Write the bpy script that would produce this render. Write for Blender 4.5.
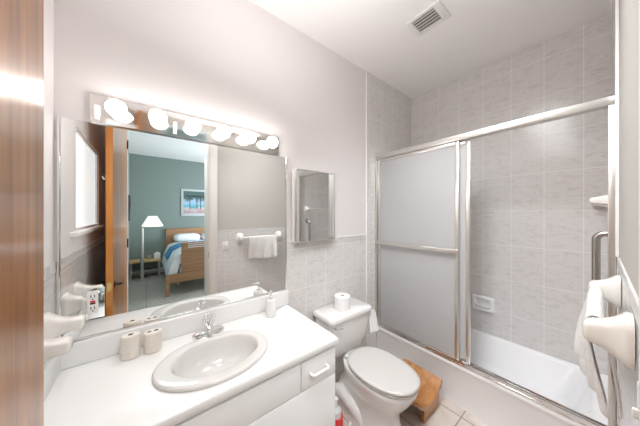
import bpy, bmesh, math, random
from math import radians as R, sin, cos, pi
from mathutils import Vector, Matrix

sc = bpy.context.scene
COL = sc.collection
for o in list(bpy.data.objects):
    bpy.data.objects.remove(o)

# ------------------------------------------------------------------ camera
cam_data = bpy.data.cameras.new('camera')
cam_data.sensor_width = 36
cam_data.lens = 220.3 / 640 * 36
cam_data.shift_y = 0.5 / 640
cam_data.clip_start = 0.01
cam = bpy.data.objects.new('camera', cam_data)
COL.objects.link(cam)
cam.location = (0, 0, 1.5)
cam.rotation_euler = (R(90), 0, R(51.74 - 90))
sc.camera = cam

# ------------------------------------------------------------------ world, lights, exposure
w = bpy.data.worlds.new('world')
sc.world = w
w.use_nodes = True
w.node_tree.nodes['Background'].inputs[0].default_value = (0.8, 0.88, 1, 1)
w.node_tree.nodes['Background'].inputs[1].default_value = 0.6


def area(name, loc, aim, sx, sy, power, col, spread=180):
    d = bpy.data.lights.new(name, 'AREA')
    d.shape = 'RECTANGLE'
    d.size, d.size_y = sx, sy
    d.energy, d.color = power, col
    d.spread = R(spread)
    o = bpy.data.objects.new(name, d)
    COL.objects.link(o)
    o.location = loc
    o.rotation_euler = (Vector(aim) - Vector(loc)).to_track_quat('-Z', 'Y').to_euler()
    return o


BULB = 5.0
area('bedroom_right_fill', (3.1, -2.2, 1.5), (0, -1.6, 1.2), 1.6, 1.6, 56, (0.88, 0.95, 1))  # added cool fill for the bedroom; no window is built here
area('bedroom_doorway_fill', (0.30, -0.72, 2.88), (0.85, 0.7, 0.3), 0.6, 0.5, 5.0, (0.97, 0.98, 1), 120)  # unseen fill added behind the doorway for vanity and tank fronts
area('bathroom_uplight_fill', (0.45, 0.58, 2.30), (0.55, 0.58, 2.94), 0.8, 0.6, 3.0, (0.97, 0.98, 1))  # added uplight, bounced off the ceiling to even out the room
area('bathroom_overhead_fill', (1.25, 0.28, 2.88), (1.45, 0.9, 0), 0.5, 0.4, 1.75, (0.95, 0.97, 1), 120)  # soft fill added from above; there is no fixture here
area('bathroom_tub_fill', (0.55, 0.45, 2.75), (2.2, 0.6, 0.5), 0.4, 0.9, 3.9, (0.94, 0.97, 1), 90)  # extra fill, tilted to brighten the tub and its tiled wall

vs = sc.view_settings
sc.display_settings.display_device = 'sRGB'
vs.view_transform = 'Standard'
vs.look = 'None'
vs.exposure = 1.66
vs.gamma = 1
vs.use_curve_mapping = False
sc.cycles.max_bounces = 14
sc.cycles.diffuse_bounces = 8
sc.cycles.glossy_bounces = 8
sc.cycles.transmission_bounces = 8
sc.cycles.sample_clamp_indirect = 4.0
sc.cycles.blur_glossy = 0.3


# ------------------------------------------------------------------ materials
def mat(name, col, rough=0.5, metal=0.0, spec=0.5, trans=0.0, coat=0.0, emit=None, es=0.0,
        bump=0.0, bscale=60.0, var=0.0, vscale=6.0, ior=None):
    m = bpy.data.materials.new(name)
    m.use_nodes = True
    nt = m.node_tree
    b = nt.nodes['Principled BSDF']
    b.inputs['Base Color'].default_value = (*col, 1)
    b.inputs['Roughness'].default_value = rough
    b.inputs['Metallic'].default_value = metal
    b.inputs['Specular IOR Level'].default_value = spec
    b.inputs['Transmission Weight'].default_value = trans
    b.inputs['Coat Weight'].default_value = coat
    if ior:
        b.inputs['IOR'].default_value = ior
    if emit:
        b.inputs['Emission Color'].default_value = (*emit, 1)
        b.inputs['Emission Strength'].default_value = es
    tc = nt.nodes.new('ShaderNodeTexCoord')
    if var > 0:
        n = nt.nodes.new('ShaderNodeTexNoise')
        n.inputs['Scale'].default_value = vscale
        n.inputs['Detail'].default_value = 4
        nt.links.new(tc.outputs['Object'], n.inputs['Vector'])
        r = nt.nodes.new('ShaderNodeValToRGB')
        r.color_ramp.elements[0].position = 0.3
        r.color_ramp.elements[1].position = 0.7
        r.color_ramp.elements[0].color = (*[c * (1 - var) for c in col], 1)
        r.color_ramp.elements[1].color = (*[min(1, c * (1 + var)) for c in col], 1)
        nt.links.new(n.outputs['Fac'], r.inputs['Fac'])
        nt.links.new(r.outputs['Color'], b.inputs['Base Color'])
    if bump > 0:
        n = nt.nodes.new('ShaderNodeTexNoise')
        n.inputs['Scale'].default_value = bscale
        nt.links.new(tc.outputs['Object'], n.inputs['Vector'])
        bp = nt.nodes.new('ShaderNodeBump')
        bp.inputs['Strength'].default_value = bump
        bp.inputs['Distance'].default_value = 0.01
        nt.links.new(n.outputs['Fac'], bp.inputs['Height'])
        nt.links.new(bp.outputs['Normal'], b.inputs['Normal'])
    return m


def tile_mat(name, u, v, u0, v0, tw, th, col, col2, grout, mortar=0.0042, rough=0.16, stroke=True, bmp=0.15):
    """Rectangular tiles laid on world axes u, v; joints at u0 + k*tw and v0 + k*th."""
    m = bpy.data.materials.new(name)
    m.use_nodes = True
    nt = m.node_tree
    b = nt.nodes['Principled BSDF']
    b.inputs['Roughness'].default_value = rough
    g = nt.nodes.new('ShaderNodeNewGeometry')
    sp = nt.nodes.new('ShaderNodeSeparateXYZ')
    nt.links.new(g.outputs['Position'], sp.inputs[0])
    cb = nt.nodes.new('ShaderNodeCombineXYZ')
    for k, (ax, off) in enumerate(((u, u0), (v, v0))):
        s = nt.nodes.new('ShaderNodeMath')
        s.operation = 'SUBTRACT'
        nt.links.new(sp.outputs['XYZ'.index(ax)], s.inputs[0])
        s.inputs[1].default_value = off - 40 * (tw if k == 0 else th)
        nt.links.new(s.outputs[0], cb.inputs[k])
    br = nt.nodes.new('ShaderNodeTexBrick')
    br.offset = 0
    br.squash = 1
    br.inputs['Scale'].default_value = 1
    br.inputs['Mortar Size'].default_value = mortar / 2
    br.inputs['Mortar Smooth'].default_value = 0.1
    br.inputs['Bias'].default_value = 0
    br.inputs['Brick Width'].default_value = tw
    br.inputs['Row Height'].default_value = th
    nt.links.new(cb.outputs[0], br.inputs['Vector'])
    # mottled brush strokes
    mp = nt.nodes.new('ShaderNodeMapping')
    mp.inputs['Rotation'].default_value = (0, 0, R(18))
    mp.inputs['Scale'].default_value = (15, 38, 15) if stroke else (7, 7, 7)
    nt.links.new(cb.outputs[0], mp.inputs['Vector'])
    n = nt.nodes.new('ShaderNodeTexNoise')
    n.inputs['Scale'].default_value = 1
    n.inputs['Detail'].default_value = 2
    n.inputs['Distortion'].default_value = 1.2
    nt.links.new(mp.outputs[0], n.inputs['Vector'])
    r = nt.nodes.new('ShaderNodeValToRGB')
    r.color_ramp.elements[0].position = 0.30
    r.color_ramp.elements[1].position = 0.52
    r.color_ramp.elements[0].color = (*col2, 1)
    r.color_ramp.elements[1].color = (*col, 1)
    nt.links.new(n.outputs['Fac'], r.inputs['Fac'])
    mx = nt.nodes.new('ShaderNodeMix')
    mx.data_type = 'RGBA'
    nt.links.new(br.outputs['Fac'], mx.inputs[0])
    nt.links.new(r.outputs['Color'], mx.inputs[6])
    mx.inputs[7].default_value = (*grout, 1)
    nt.links.new(mx.outputs[2], b.inputs['Base Color'])
    if bmp:
        bp = nt.nodes.new('ShaderNodeBump')
        bp.invert = True
        bp.inputs['Strength'].default_value = bmp
        bp.inputs['Distance'].default_value = 0.003
        nt.links.new(br.outputs['Fac'], bp.inputs['Height'])
        nt.links.new(bp.outputs['Normal'], b.inputs['Normal'])
    return m


def wood_mat(name, dark, light, axis='Z', rough=0.3, coat=0.0, scale=1.0):
    m = bpy.data.materials.new(name)
    m.use_nodes = True
    nt = m.node_tree
    b = nt.nodes['Principled BSDF']
    b.inputs['Roughness'].default_value = rough
    b.inputs['Coat Weight'].default_value = coat
    b.inputs['Coat Roughness'].default_value = 0.12
    tc = nt.nodes.new('ShaderNodeTexCoord')
    mp = nt.nodes.new('ShaderNodeMapping')
    s = [22 * scale, 22 * scale, 22 * scale]
    s['XYZ'.index(axis)] = 1.3 * scale
    mp.inputs['Scale'].default_value = s
    nt.links.new(tc.outputs['Object'], mp.inputs['Vector'])
    n = nt.nodes.new('ShaderNodeTexNoise')
    n.inputs['Scale'].default_value = 1
    n.inputs['Detail'].default_value = 5
    n.inputs['Distortion'].default_value = 0.6
    nt.links.new(mp.outputs[0], n.inputs['Vector'])
    r = nt.nodes.new('ShaderNodeValToRGB')
    r.color_ramp.elements[0].position = 0.35
    r.color_ramp.elements[1].position = 0.68
    r.color_ramp.elements[0].color = (*dark, 1)
    r.color_ramp.elements[1].color = (*light, 1)
    nt.links.new(n.outputs['Fac'], r.inputs['Fac'])
    nt.links.new(r.outputs['Color'], b.inputs['Base Color'])
    return m


TILE, TILE2, GROUT = (0.705, 0.685, 0.67), (0.62, 0.60, 0.585), (0.84, 0.83, 0.82)
M = {}
M['paint'] = mat('wall_paint', (0.74, 0.705, 0.70), 0.6, bump=0.05, bscale=180)
M['paint_beige'] = mat('beige_wall_paint', (0.54, 0.515, 0.48), 0.6, bump=0.05, bscale=180)
M['ceil'] = mat('ceiling_paint', (0.90, 0.88, 0.87), 0.7, bump=0.04, bscale=120)
M['trim'] = mat('trim_paint', (0.80, 0.77, 0.74), 0.4)
M['teal'] = mat('teal_paint', (0.22, 0.275, 0.26), 0.6)
M['tile_a'] = tile_mat('tile_mirror_wall', 'X', 'Z', 1.007, 0.587, 0.206, 0.318, TILE, TILE2, GROUT)
M['tile_ashower'] = tile_mat('tile_shower_end', 'X', 'Z', 1.80, 1.523, 0.206, 0.318, TILE, TILE2, GROUT)
M['tile_b'] = tile_mat('tile_tub_back', 'Y', 'Z', 0.074, 1.523, 0.212, 0.318, TILE, TILE2, GROUT)
M['tile_c'] = tile_mat('tile_door_wall', 'X', 'Z', 0.80, 0.905, 0.206, 0.318, TILE, TILE2, GROUT)
M['tile_l'] = tile_mat('tile_window_wall', 'Y', 'Z', 1.30, 0.905, 0.206, 0.318, TILE, TILE2, GROUT)
M['floor_tile'] = tile_mat('floor_tile', 'X', 'Y', 1.48, 0.63, 0.34, 0.34, (0.64, 0.575, 0.52), (0.54, 0.48, 0.43),
                           (0.30, 0.25, 0.21), mortar=0.009, rough=0.35, stroke=False)
M['plank'] = tile_mat('bedroom_planks', 'X', 'Y', 0.0, 0.0, 1.2, 0.13, (0.44, 0.425, 0.39), (0.27, 0.26, 0.23),
                      (0.15, 0.145, 0.13), mortar=0.008, rough=0.4)


def border_mat(name, rough=0.3):
    m = mat(name, (0.62, 0.60, 0.59), rough)
    nt = m.node_tree
    b = nt.nodes['Principled BSDF']
    g = nt.nodes.new('ShaderNodeNewGeometry')
    v = nt.nodes.new('ShaderNodeTexVoronoi')
    v.inputs['Scale'].default_value = 85
    nt.links.new(g.outputs['Position'], v.inputs['Vector'])
    r = nt.nodes.new('ShaderNodeValToRGB')
    r.color_ramp.elements[0].color = (0.46, 0.44, 0.43, 1)
    r.color_ramp.elements[1].color = (0.74, 0.73, 0.72, 1)
    r.color_ramp.elements[1].position = 0.75
    nt.links.new(v.outputs['Distance'], r.inputs['Fac'])
    nt.links.new(r.outputs['Color'], b.inputs['Base Color'])
    return m


M['border'] = border_mat('speckled_border_tile')
M['bead'] = mat('white_tile_bead', (0.88, 0.875, 0.87), 0.25)
M['porcelain'] = mat('white_porcelain', (0.78, 0.765, 0.755), 0.1, coat=0.4)
M['seat'] = mat('off_white_seat', (0.60, 0.58, 0.56), 0.15, coat=0.3)
M['sinkp'] = mat('ivory_porcelain', (0.69, 0.675, 0.655), 0.12, coat=0.4)
M['ceramic'] = mat('cream_ceramic', (0.78, 0.75, 0.70), 0.12, coat=0.3)
M['tub'] = mat('tub_enamel', (0.88, 0.88, 0.89), 0.12, coat=0.3)
M['counter'] = mat('cultured_marble', (0.83, 0.825, 0.815), 0.22, coat=0.15)
M['cabinet'] = mat('white_laminate', (0.85, 0.85, 0.85), 0.38)
M['dark'] = mat('dark_gap', (0.03, 0.028, 0.026), 0.7)
M['kick'] = mat('toe_kick', (0.25, 0.23, 0.22), 0.6)
M['chrome'] = mat('chrome', (0.82, 0.82, 0.82), 0.08, 1.0)
M['alu'] = mat('bright_aluminium', (0.68, 0.665, 0.635), 0.30, 0.9)
M['steel'] = mat('brushed_steel', (0.55, 0.53, 0.50), 0.25, 1.0)
M['barchrome'] = mat('light_bar_chrome', (0.80, 0.78, 0.75), 0.12, 1.0)
M['mirror'] = mat('mirror_silver', (0.90, 0.91, 0.90), 0.0, 1.0)
M['white'] = mat('white_plastic', (0.83, 0.82, 0.80), 0.3)
M['whitemetal'] = mat('white_enamelled_metal', (0.78, 0.76, 0.74), 0.4)
M['bulb'] = mat('lit_globe_bulb', (1, 1, 1), 0.2, emit=(1.0, 0.96, 0.93), es=BULB)
M['acrylic'] = mat('clear_acrylic', (0.95, 0.95, 0.95), 0.03, trans=1.0, ior=1.49)
M['brass'] = mat('brass', (0.75, 0.55, 0.22), 0.25, 1.0)
M['bronze'] = mat('dark_bronze', (0.07, 0.055, 0.045), 0.3, 0.8)
M['red'] = mat('red_plastic', (0.72, 0.03, 0.03), 0.35)
M['black'] = mat('black_plastic', (0.02, 0.02, 0.02), 0.4)
M['beige_plastic'] = mat('beige_stoneware', (0.72, 0.66, 0.59), 0.4, var=0.05, vscale=90)
M['towel'] = mat('white_terry', (0.80, 0.785, 0.765), 0.95, bump=0.5, bscale=220, var=0.06, vscale=40)
M['paper'] = mat('tissue_paper', (0.86, 0.85, 0.845), 0.95, bump=0.1, bscale=200)
M['door_wood'] = wood_mat('varnished_door', (0.24, 0.085, 0.022), (0.52, 0.22, 0.06), 'Z', 0.32, coat=0.3)
M['lit_door_edge'] = wood_mat('lit_door_edge_wood', (0.55, 0.19, 0.03), (0.70, 0.30, 0.06), 'Z', 0.35, coat=0.3)  # brighter than the leaf: light on the door edge is painted in
M['stool_wood'] = wood_mat('stool_wood', (0.33, 0.13, 0.035), (0.50, 0.23, 0.075), 'X', 0.3, coat=0.3)
M['bed_wood'] = wood_mat('bed_wood', (0.30, 0.16, 0.08), (0.42, 0.24, 0.13), 'X', 0.4)
M['bench_wood'] = wood_mat('bench_wood', (0.62, 0.42, 0.16), (0.78, 0.57, 0.27), 'X', 0.4)
M['sheet'] = mat('white_duvet', (0.80, 0.83, 0.87), 0.9)
M['blue'] = mat('blue_throw_fabric', (0.06, 0.25, 0.47), 0.9)
M['shade'] = mat('white_lamp_shade', (0.86, 0.84, 0.78), 0.8, emit=(1, 0.95, 0.85), es=0.25)
M['grey_metal'] = mat('grey_lamp_metal', (0.50, 0.49, 0.46), 0.35, 0.6)
M['picmat'] = mat('picture_mat', (0.55, 0.60, 0.62), 0.6)
M['winlight'] = mat('frosted_window_pane', (0.8, 0.85, 0.88), 0.4, emit=(0.86, 0.92, 0.95), es=0.26)
M['bottle_white'] = mat('white_bottle', (0.75, 0.74, 0.73), 0.35)


def frosted():
    m = bpy.data.materials.new('obscure_glass')
    m.use_nodes = True
    nt = m.node_tree
    N, L = nt.nodes, nt.links
    N.remove(N['Principled BSDF'])
    tc = N.new('ShaderNodeTexCoord')
    v = N.new('ShaderNodeTexVoronoi')
    v.inputs['Scale'].default_value = 110
    L.new(tc.outputs['Object'], v.inputs['Vector'])
    bp = N.new('ShaderNodeBump')
    bp.inputs['Strength'].default_value = 0.3
    bp.inputs['Distance'].default_value = 0.004
    L.new(v.outputs['Distance'], bp.inputs['Height'])
    rf = N.new('ShaderNodeBsdfRefraction')
    rf.inputs['IOR'].default_value = 1.12
    rf.inputs['Roughness'].default_value = 0.42
    rf.inputs['Color'].default_value = (0.98, 0.98, 0.98, 1)
    tl = N.new('ShaderNodeBsdfTranslucent')
    tl.inputs['Color'].default_value = (0.9, 0.9, 0.9, 1)
    df = N.new('ShaderNodeBsdfDiffuse')
    df.inputs['Color'].default_value = (0.85, 0.85, 0.85, 1)
    gl = N.new('ShaderNodeBsdfGlossy')
    gl.inputs['Roughness'].default_value = 0.22
    L.new(bp.outputs['Normal'], gl.inputs['Normal'])
    L.new(bp.outputs['Normal'], rf.inputs['Normal'])
    m1, m2, m3 = (N.new('ShaderNodeMixShader') for _ in range(3))
    m1.inputs[0].default_value = 0.45
    L.new(rf.outputs[0], m1.inputs[1])
    L.new(tl.outputs[0], m1.inputs[2])
    m2.inputs[0].default_value = 0.36
    L.new(m1.outputs[0], m2.inputs[1])
    L.new(df.outputs[0], m2.inputs[2])
    fr = N.new('ShaderNodeFresnel')
    fr.inputs['IOR'].default_value = 1.4
    L.new(fr.outputs[0], m3.inputs[0])
    L.new(m2.outputs[0], m3.inputs[1])
    L.new(gl.outputs[0], m3.inputs[2])
    L.new(m3.outputs[0], N['Material Output'].inputs['Surface'])
    return m


M['frost'] = frosted()


# ------------------------------------------------------------------ mesh helpers
class MB:
    def __init__(self):
        self.bm = bmesh.new()

    def box(self, x0, x1, y0, y1, z0, z1, bev=0.0, seg=2, mi=0):
        b2 = bmesh.new()
        bmesh.ops.create_cube(b2, size=1)
        for v in b2.verts:
            v.co = Vector(((x0 + x1) / 2 + v.co.x * (x1 - x0), (y0 + y1) / 2 + v.co.y * (y1 - y0),
                           (z0 + z1) / 2 + v.co.z * (z1 - z0)))
        if bev:
            bmesh.ops.bevel(b2, geom=b2.edges[:], offset=bev, segments=seg, affect='EDGES', profile=0.5)
        self._merge(b2, mi)
        return self

    def _merge(self, b2, mi=0):
        for f in b2.faces:
            f.material_index = mi
        me = bpy.data.meshes.new('tmp')
        b2.to_mesh(me)
        b2.free()
        self.bm.from_mesh(me)
        bpy.data.meshes.remove(me)

    def loft(self, rings, cap0=True, cap1=True, closed=True, mi=0):
        bm = self.bm
        vr = [[bm.verts.new(p) for p in r] for r in rings]
        n = len(rings[0])
        for a, b in zip(vr[:-1], vr[1:]):
            for i in range(n if closed else n - 1):
                j = (i + 1) % n
                f = bm.faces.new((a[i], a[j], b[j], b[i]))
                f.material_index = mi
        if cap0:
            bm.faces.new(vr[0][::-1]).material_index = mi
        if cap1:
            bm.faces.new(vr[-1]).material_index = mi
        return self

    def lathe(self, c, prof, n=40, sx=1.0, sy=1.0, axis='z', cap0=True, cap1=True, mi=0):
        rings = []
        for r, h in prof:
            ring = []
            for i in range(n):
                a = 2 * pi * i / n
                p, q = r * sx * cos(a), r * sy * sin(a)
                if axis == 'z':
                    ring.append((c[0] + p, c[1] + q, c[2] + h))
                elif axis == 'y':
                    ring.append((c[0] + p, c[1] + h, c[2] + q))
                else:
                    ring.append((c[0] + h, c[1] + p, c[2] + q))
            rings.append(ring)
        return self.loft(rings, cap0, cap1, mi=mi)

    def tube(self, pts, r, n=14, mi=0):
        pts = [Vector(p) for p in pts]
        rs = r if isinstance(r, (list, tuple)) else [r] * len(pts)
        rings = []
        t0 = (pts[1] - pts[0]).normalized()
        ref = Vector((0, 0, 1)) if abs(t0.z) < 0.9 else Vector((1, 0, 0))
        u = t0.cross(ref).normalized()
        for i, p in enumerate(pts):
            if i == 0:
                t = pts[1] - pts[0]
            elif i == len(pts) - 1:
                t = pts[-1] - pts[-2]
            else:
                t = (pts[i + 1] - pts[i]).normalized() + (pts[i] - pts[i - 1]).normalized()
            t.normalize()
            u = (u - t * u.dot(t)).normalized()
            v = t.cross(u)
            rings.append([tuple(p + (u * cos(2 * pi * k / n) + v * sin(2 * pi * k / n)) * rs[i]) for k in range(n)])
        return self.loft(rings, mi=mi)

    def prism(self, poly, ax, a, b, bev=0.0, mi=0):
        """polygon in the two other axes, extruded along ax from a to b"""
        b2 = bmesh.new()

        def pt(p, h):
            return {'x': (h, p[0], p[1]), 'y': (p[0], h, p[1]), 'z': (p[0], p[1], h)}[ax]
        va = [b2.verts.new(pt(p, a)) for p in poly]
        vb = [b2.verts.new(pt(p, b)) for p in poly]
        b2.faces.new(va)
        b2.faces.new(vb[::-1])
        n = len(poly)
        for i in range(n):
            b2.faces.new((va[i], vb[i], vb[(i + 1) % n], va[(i + 1) % n]))
        if bev:
            ed = [e for e in b2.edges if (e.verts[0] in va and e.verts[1] in va) or (e.verts[0] in vb and e.verts[1] in vb)]
            bmesh.ops.bevel(b2, geom=ed, offset=bev, segments=2, affect='EDGES', profile=0.5)
        self._merge(b2, mi)
        return self

    def xform(self, mtx):
        bmesh.ops.transform(self.bm, matrix=mtx, verts=self.bm.verts[:])
        return self

    def build(self, name, m, parent=None, loc=None, angle=35):
        bm = self.bm
        bmesh.ops.recalc_face_normals(bm, faces=bm.faces[:])
        if parent is not None:
            org = wloc(parent)
            if loc is None:
                loc = org
        elif loc is None:
            xs = [v.co for v in bm.verts]
            lo = [min(v[k] for v in xs) for k in range(3)]
            hi = [max(v[k] for v in xs) for k in range(3)]
            loc = ((lo[0] + hi[0]) / 2, (lo[1] + hi[1]) / 2, lo[2])
        loc = Vector(loc)
        bmesh.ops.translate(bm, verts=bm.verts[:], vec=-loc)
        me = bpy.data.meshes.new(name)
        bm.to_mesh(me)
        bm.free()
        for mm in (m if isinstance(m, (list, tuple)) else [m]):
            me.materials.append(mm)
        me.polygons.foreach_set('use_smooth', [True] * len(me.polygons))
        me.set_sharp_from_angle(angle=R(angle))
        o = bpy.data.objects.new(name, me)
        COL.objects.link(o)
        o.location = loc
        if parent is not None:
            o.parent = parent
            o.location = loc - wloc(parent)
        return o


def wloc(o):
    v = Vector(o.location)
    while o.parent:
        o = o.parent
        v += o.location
    return v


def tag(o, label, cat, group=None):
    o['label'], o['category'] = label, cat
    if group:
        o['group'] = group
    return o


def thing(name, label, cat, loc, group=None):
    o = bpy.data.objects.new(name, None)
    COL.objects.link(o)
    o.location = loc
    o.empty_display_size = 0.05
    return tag(o, label, cat, group)


def struct(o):
    o['kind'] = 'structure'
    return o


def sbox(name, m, *b, parent=None, bev=0.0):
    o = MB().box(*b, bev=bev).build(name, m, parent)
    if parent is None:
        struct(o)
    return o


def rrect(x0, x1, y0, y1, r, z, n=6):
    pts = []
    for cx, cy, a0 in ((x1 - r, y1 - r, 0), (x0 + r, y1 - r, 90), (x0 + r, y0 + r, 180), (x1 - r, y0 + r, 270)):
        for k in range(n + 1):
            a = R(a0 + 90 * k / n)
            pts.append((cx + r * cos(a), cy + r * sin(a), z))
    return pts


# ------------------------------------------------------------------ room shell
XL, XB, YM, YC, ZC = -0.315, 2.609, 1.465, -0.060, 2.94
T = 0.10
sbox('floor', M['floor_tile'], XL - T, XB + T, -0.15, YM + T, -0.1, 0.0)
sbox('floor_bedroom', M['plank'], XL - T, 3.3, -4.15, -0.15, -0.1, 0.0)
sbox('ceiling', M['ceil'], XL - T, 3.3, -4.15, YM + T, ZC, ZC + 0.1)

wall_m = sbox('wall_mirror', M['paint'], XL - T, XB + T, YM, YM + T, 0, ZC)
sbox('tile_wainscot', M['tile_a'], 0.8315, 1.749, YM - 0.004, YM, 0, 1.245, parent=wall_m)
sbox('border_tile', M['border'], 0.8315, 1.749, YM - 0.007, YM, 1.245, 1.282, parent=wall_m)
sbox('border_tile', M['border'], 1.757, 1.80, YM - 0.007, YM, 0, ZC, parent=wall_m)
sbox('tile_panel', M['tile_ashower'], 1.80, XB, YM - 0.006, YM, 0, ZC, parent=wall_m)
sbox('bead', M['bead'], 1.745, 1.757, YM - 0.011, YM, 0, ZC, parent=wall_m, bev=0.003)
sbox('bead', M['bead'], 0.8315, 1.745, YM - 0.009, YM, 1.282, 1.290, parent=wall_m, bev=0.003)

sbox('wall_tub', M['tile_b'], XB, XB + T, YC - T, YM, 0, ZC)

# wall with the doorway
DX0, DX1, DH = -0.150, 0.616, 2.46
wall_d = MB()
wall_d.box(DX1, XB, YC - T, YC, 0, ZC)
wall_d.box(XL, DX0, YC - T, YC, 0, ZC)
wall_d.box(DX0, DX1, YC - T, YC, DH, ZC)
wall_d = struct(wall_d.build('wall_door', M['paint_beige']))
sbox('tile_wainscot', M['tile_c'], 0.70, 1.86, YC, YC + 0.004, 0, 1.245, parent=wall_d)
sbox('border_tile', M['border'], 0.70, 1.80, YC, YC + 0.006, 1.245, 1.290, parent=wall_d)
sbox('tile_panel', M['tile_c'], 1.80, XB, YC, YC + 0.006, 0, ZC, parent=wall_d)
sbox('bead', M['bead'], 1.79, 1.80, YC, YC + 0.012, 1.29, ZC, parent=wall_d, bev=0.003)
sbox('trim_1', M['trim'], DX1 - 0.004, 0.702, YC, YC + 0.016, 0, DH + 0.08, bev=0.004)
sbox('trim_2', M['trim'], DX0 - 0.085, DX0 - 0.04, YC, YC + 0.014, 0, DH + 0.08, bev=0.004)
sbox('trim_3', M['trim'], DX1, 0.69, YC - T - 0.22, YC - T, 0, 2.243, bev=0.003)
sbox('trim_4', M['trim'], DX1 - 0.012, DX1, YC - T, YC, 0, DH)
# latch plate in the casing
p = MB().box(DX1 - 0.014, DX1 - 0.0115, YC - 0.03, YC - 0.005, 0.95, 1.03).build('strike_plate', M['brass'], None)
tag(p, 'small brass strike plate set in the door jamb', 'plate')

# window wall, left, with a recessed opening
WY0, WY1, WZ0, WZ1 = 0.30, 1.07, 1.40, 2.0
wl = MB()
wl.box(XL - T, XL, YC - T, YM, 0, WZ0)
wl.box(XL - T, XL, YC - T, YM, WZ1, ZC)
wl.box(XL - T, XL, YC - T, WY0, WZ0, WZ1)
wl.box(XL - T, XL, WY1, YM, WZ0, WZ1)
wall_l = struct(wl.build('wall_window', M['paint']))
sbox('tile_wainscot', M['tile_l'], XL, XL + 0.004, YC, YM, 0, 1.245, parent=wall_l)
sbox('border_tile', M['border'], XL, XL + 0.007, YC, YM, 1.245, 1.290, parent=wall_l)
win = bpy.data.objects.new('window_1', None)
COL.objects.link(win)
win.location = (XL - 0.04, (WY0 + WY1) / 2, WZ0)
struct(win)
f = MB()
f.box(XL - 0.045, XL - 0.008, WY0, WY0 + 0.014, WZ0, WZ1)
f.box(XL - 0.045, XL - 0.008, WY1 - 0.014, WY1, WZ0, WZ1)
f.box(XL - 0.045, XL - 0.008, WY0 + 0.014, WY1 - 0.014, WZ1 - 0.014, WZ1)
f.box(XL - 0.045, XL - 0.008, WY0 + 0.014, WY1 - 0.014, WZ0, WZ0 + 0.014)
f.build('frame', M['white'], win)
MB().box(XL - 0.03, XL - 0.02, WY0 + 0.014, WY1 - 0.014, WZ0 + 0.014, WZ1 - 0.014).build('pane', M['winlight'], win)
MB().box(XL - 0.008, XL + 0.028, WY0 - 0.02, WY1 + 0.12, WZ0 - 0.026, WZ0, bev=0.006).build('sill', M['bead'], win)

# bedroom shell
BY = -4.05
sbox('wall_bedroom_back', M['teal'], XL - T, 3.3, BY - T, BY, 0, ZC)
sbox('wall_bedroom_left', M['teal'], XL - T, XL, BY, YC - T, 0, ZC)
sbox('wall_bedroom_right', M['teal'], 3.2, 3.3, BY, YC - T, 0, ZC)
sbox('wall_bedroom_front', M['teal'], XB + T, 3.2, YC - T - 0.05, YC - T, 0, ZC)
sbox('baseboard_bedroom', M['trim'], XL, 3.2, BY, BY + 0.015, 0, 0.12)

# ------------------------------------------------------------------ bathtub
t = thing('bathtub', 'white enamel bathtub along the tiled wall behind the sliding glass doors', 'bathtub', (2.25, 0.7, 0))
TX0, TX1, TY0, TY1, TZ = 1.888, XB - 0.002, YC + 0.008, YM - 0.008, 0.335
rings = [rrect(TX0 + 0.02, TX1, TY0, TY1, 0.006, 0.0), rrect(TX0 + 0.02, TX1, TY0, TY1, 0.006, 0.27),
         rrect(TX0 + 0.006, TX1, TY0, TY1, 0.006, 0.295), rrect(TX0, TX1, TY0, TY1, 0.008, 0.315),
         rrect(TX0 + 0.004, TX1 - 0.002, TY0 + 0.002, TY1 - 0.002, 0.01, TZ - 0.006),
         rrect(TX0 + 0.012, TX1 - 0.004, TY0 + 0.004, TY1 - 0.004, 0.012, TZ),
         rrect(TX0 + 0.085, TX1 - 0.05, TY0 + 0.07, TY1 - 0.09, 0.12, TZ),
         rrect(TX0 + 0.095, TX1 - 0.06, TY0 + 0.08, TY1 - 0.10, 0.12, TZ - 0.012),
         rrect(TX0 + 0.13, TX1 - 0.09, TY0 + 0.16, TY1 - 0.13, 0.12, 0.10),
         rrect(TX0 + 0.17, TX1 - 0.13, TY0 + 0.22, TY1 - 0.18, 0.10, 0.06)]
MB().loft(rings).build('basin', M['tub'], t, angle=50)
MB().lathe((2.24, 1.20, 0.0605), [(0.025, 0), (0.025, 0.003), (0.018, 0.004)], 20).build('drain', M['chrome'], t)

# ------------------------------------------------------------------ sliding shower doors
SX = 1.908
HZ0, HZ1 = 2.062, 2.108
t = thing('shower_door_frame', 'bright metal header, side jambs and bottom track around the tub opening', 'frame', (SX, 0.7, TZ))
g = 0.002
MB().box(SX - 0.024, SX + 0.034, YC + 0.0068, YM - 0.0075, HZ0, HZ1, bev=0.004).build('header', M['alu'], t)
b = MB()
b.box(SX - 0.022, SX + 0.032, YC + 0.012, YM - 0.008, TZ, TZ + 0.012, bev=0.002)
b.box(SX - 0.020, SX - 0.015, YC + 0.012, YM - 0.008, TZ + 0.010, TZ + 0.030)
b.box(SX + 0.004, SX + 0.008, YC + 0.012, YM - 0.008, TZ + 0.010, TZ + 0.026)
b.box(SX + 0.026, SX + 0.031, YC + 0.012, YM - 0.008, TZ + 0.010, TZ + 0.030)
b.build('bottom_track', M['chrome'], t)
for y0, y1 in ((YC + 0.007, YC + 0.032), (YM - 0.032, YM - 0.0075)):
    b = MB()
    b.box(SX - 0.022, SX + 0.032, y0, y1, TZ + 0.012, HZ0, bev=0.003)
    b.build('side_jamb', M['alu'], t)


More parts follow.
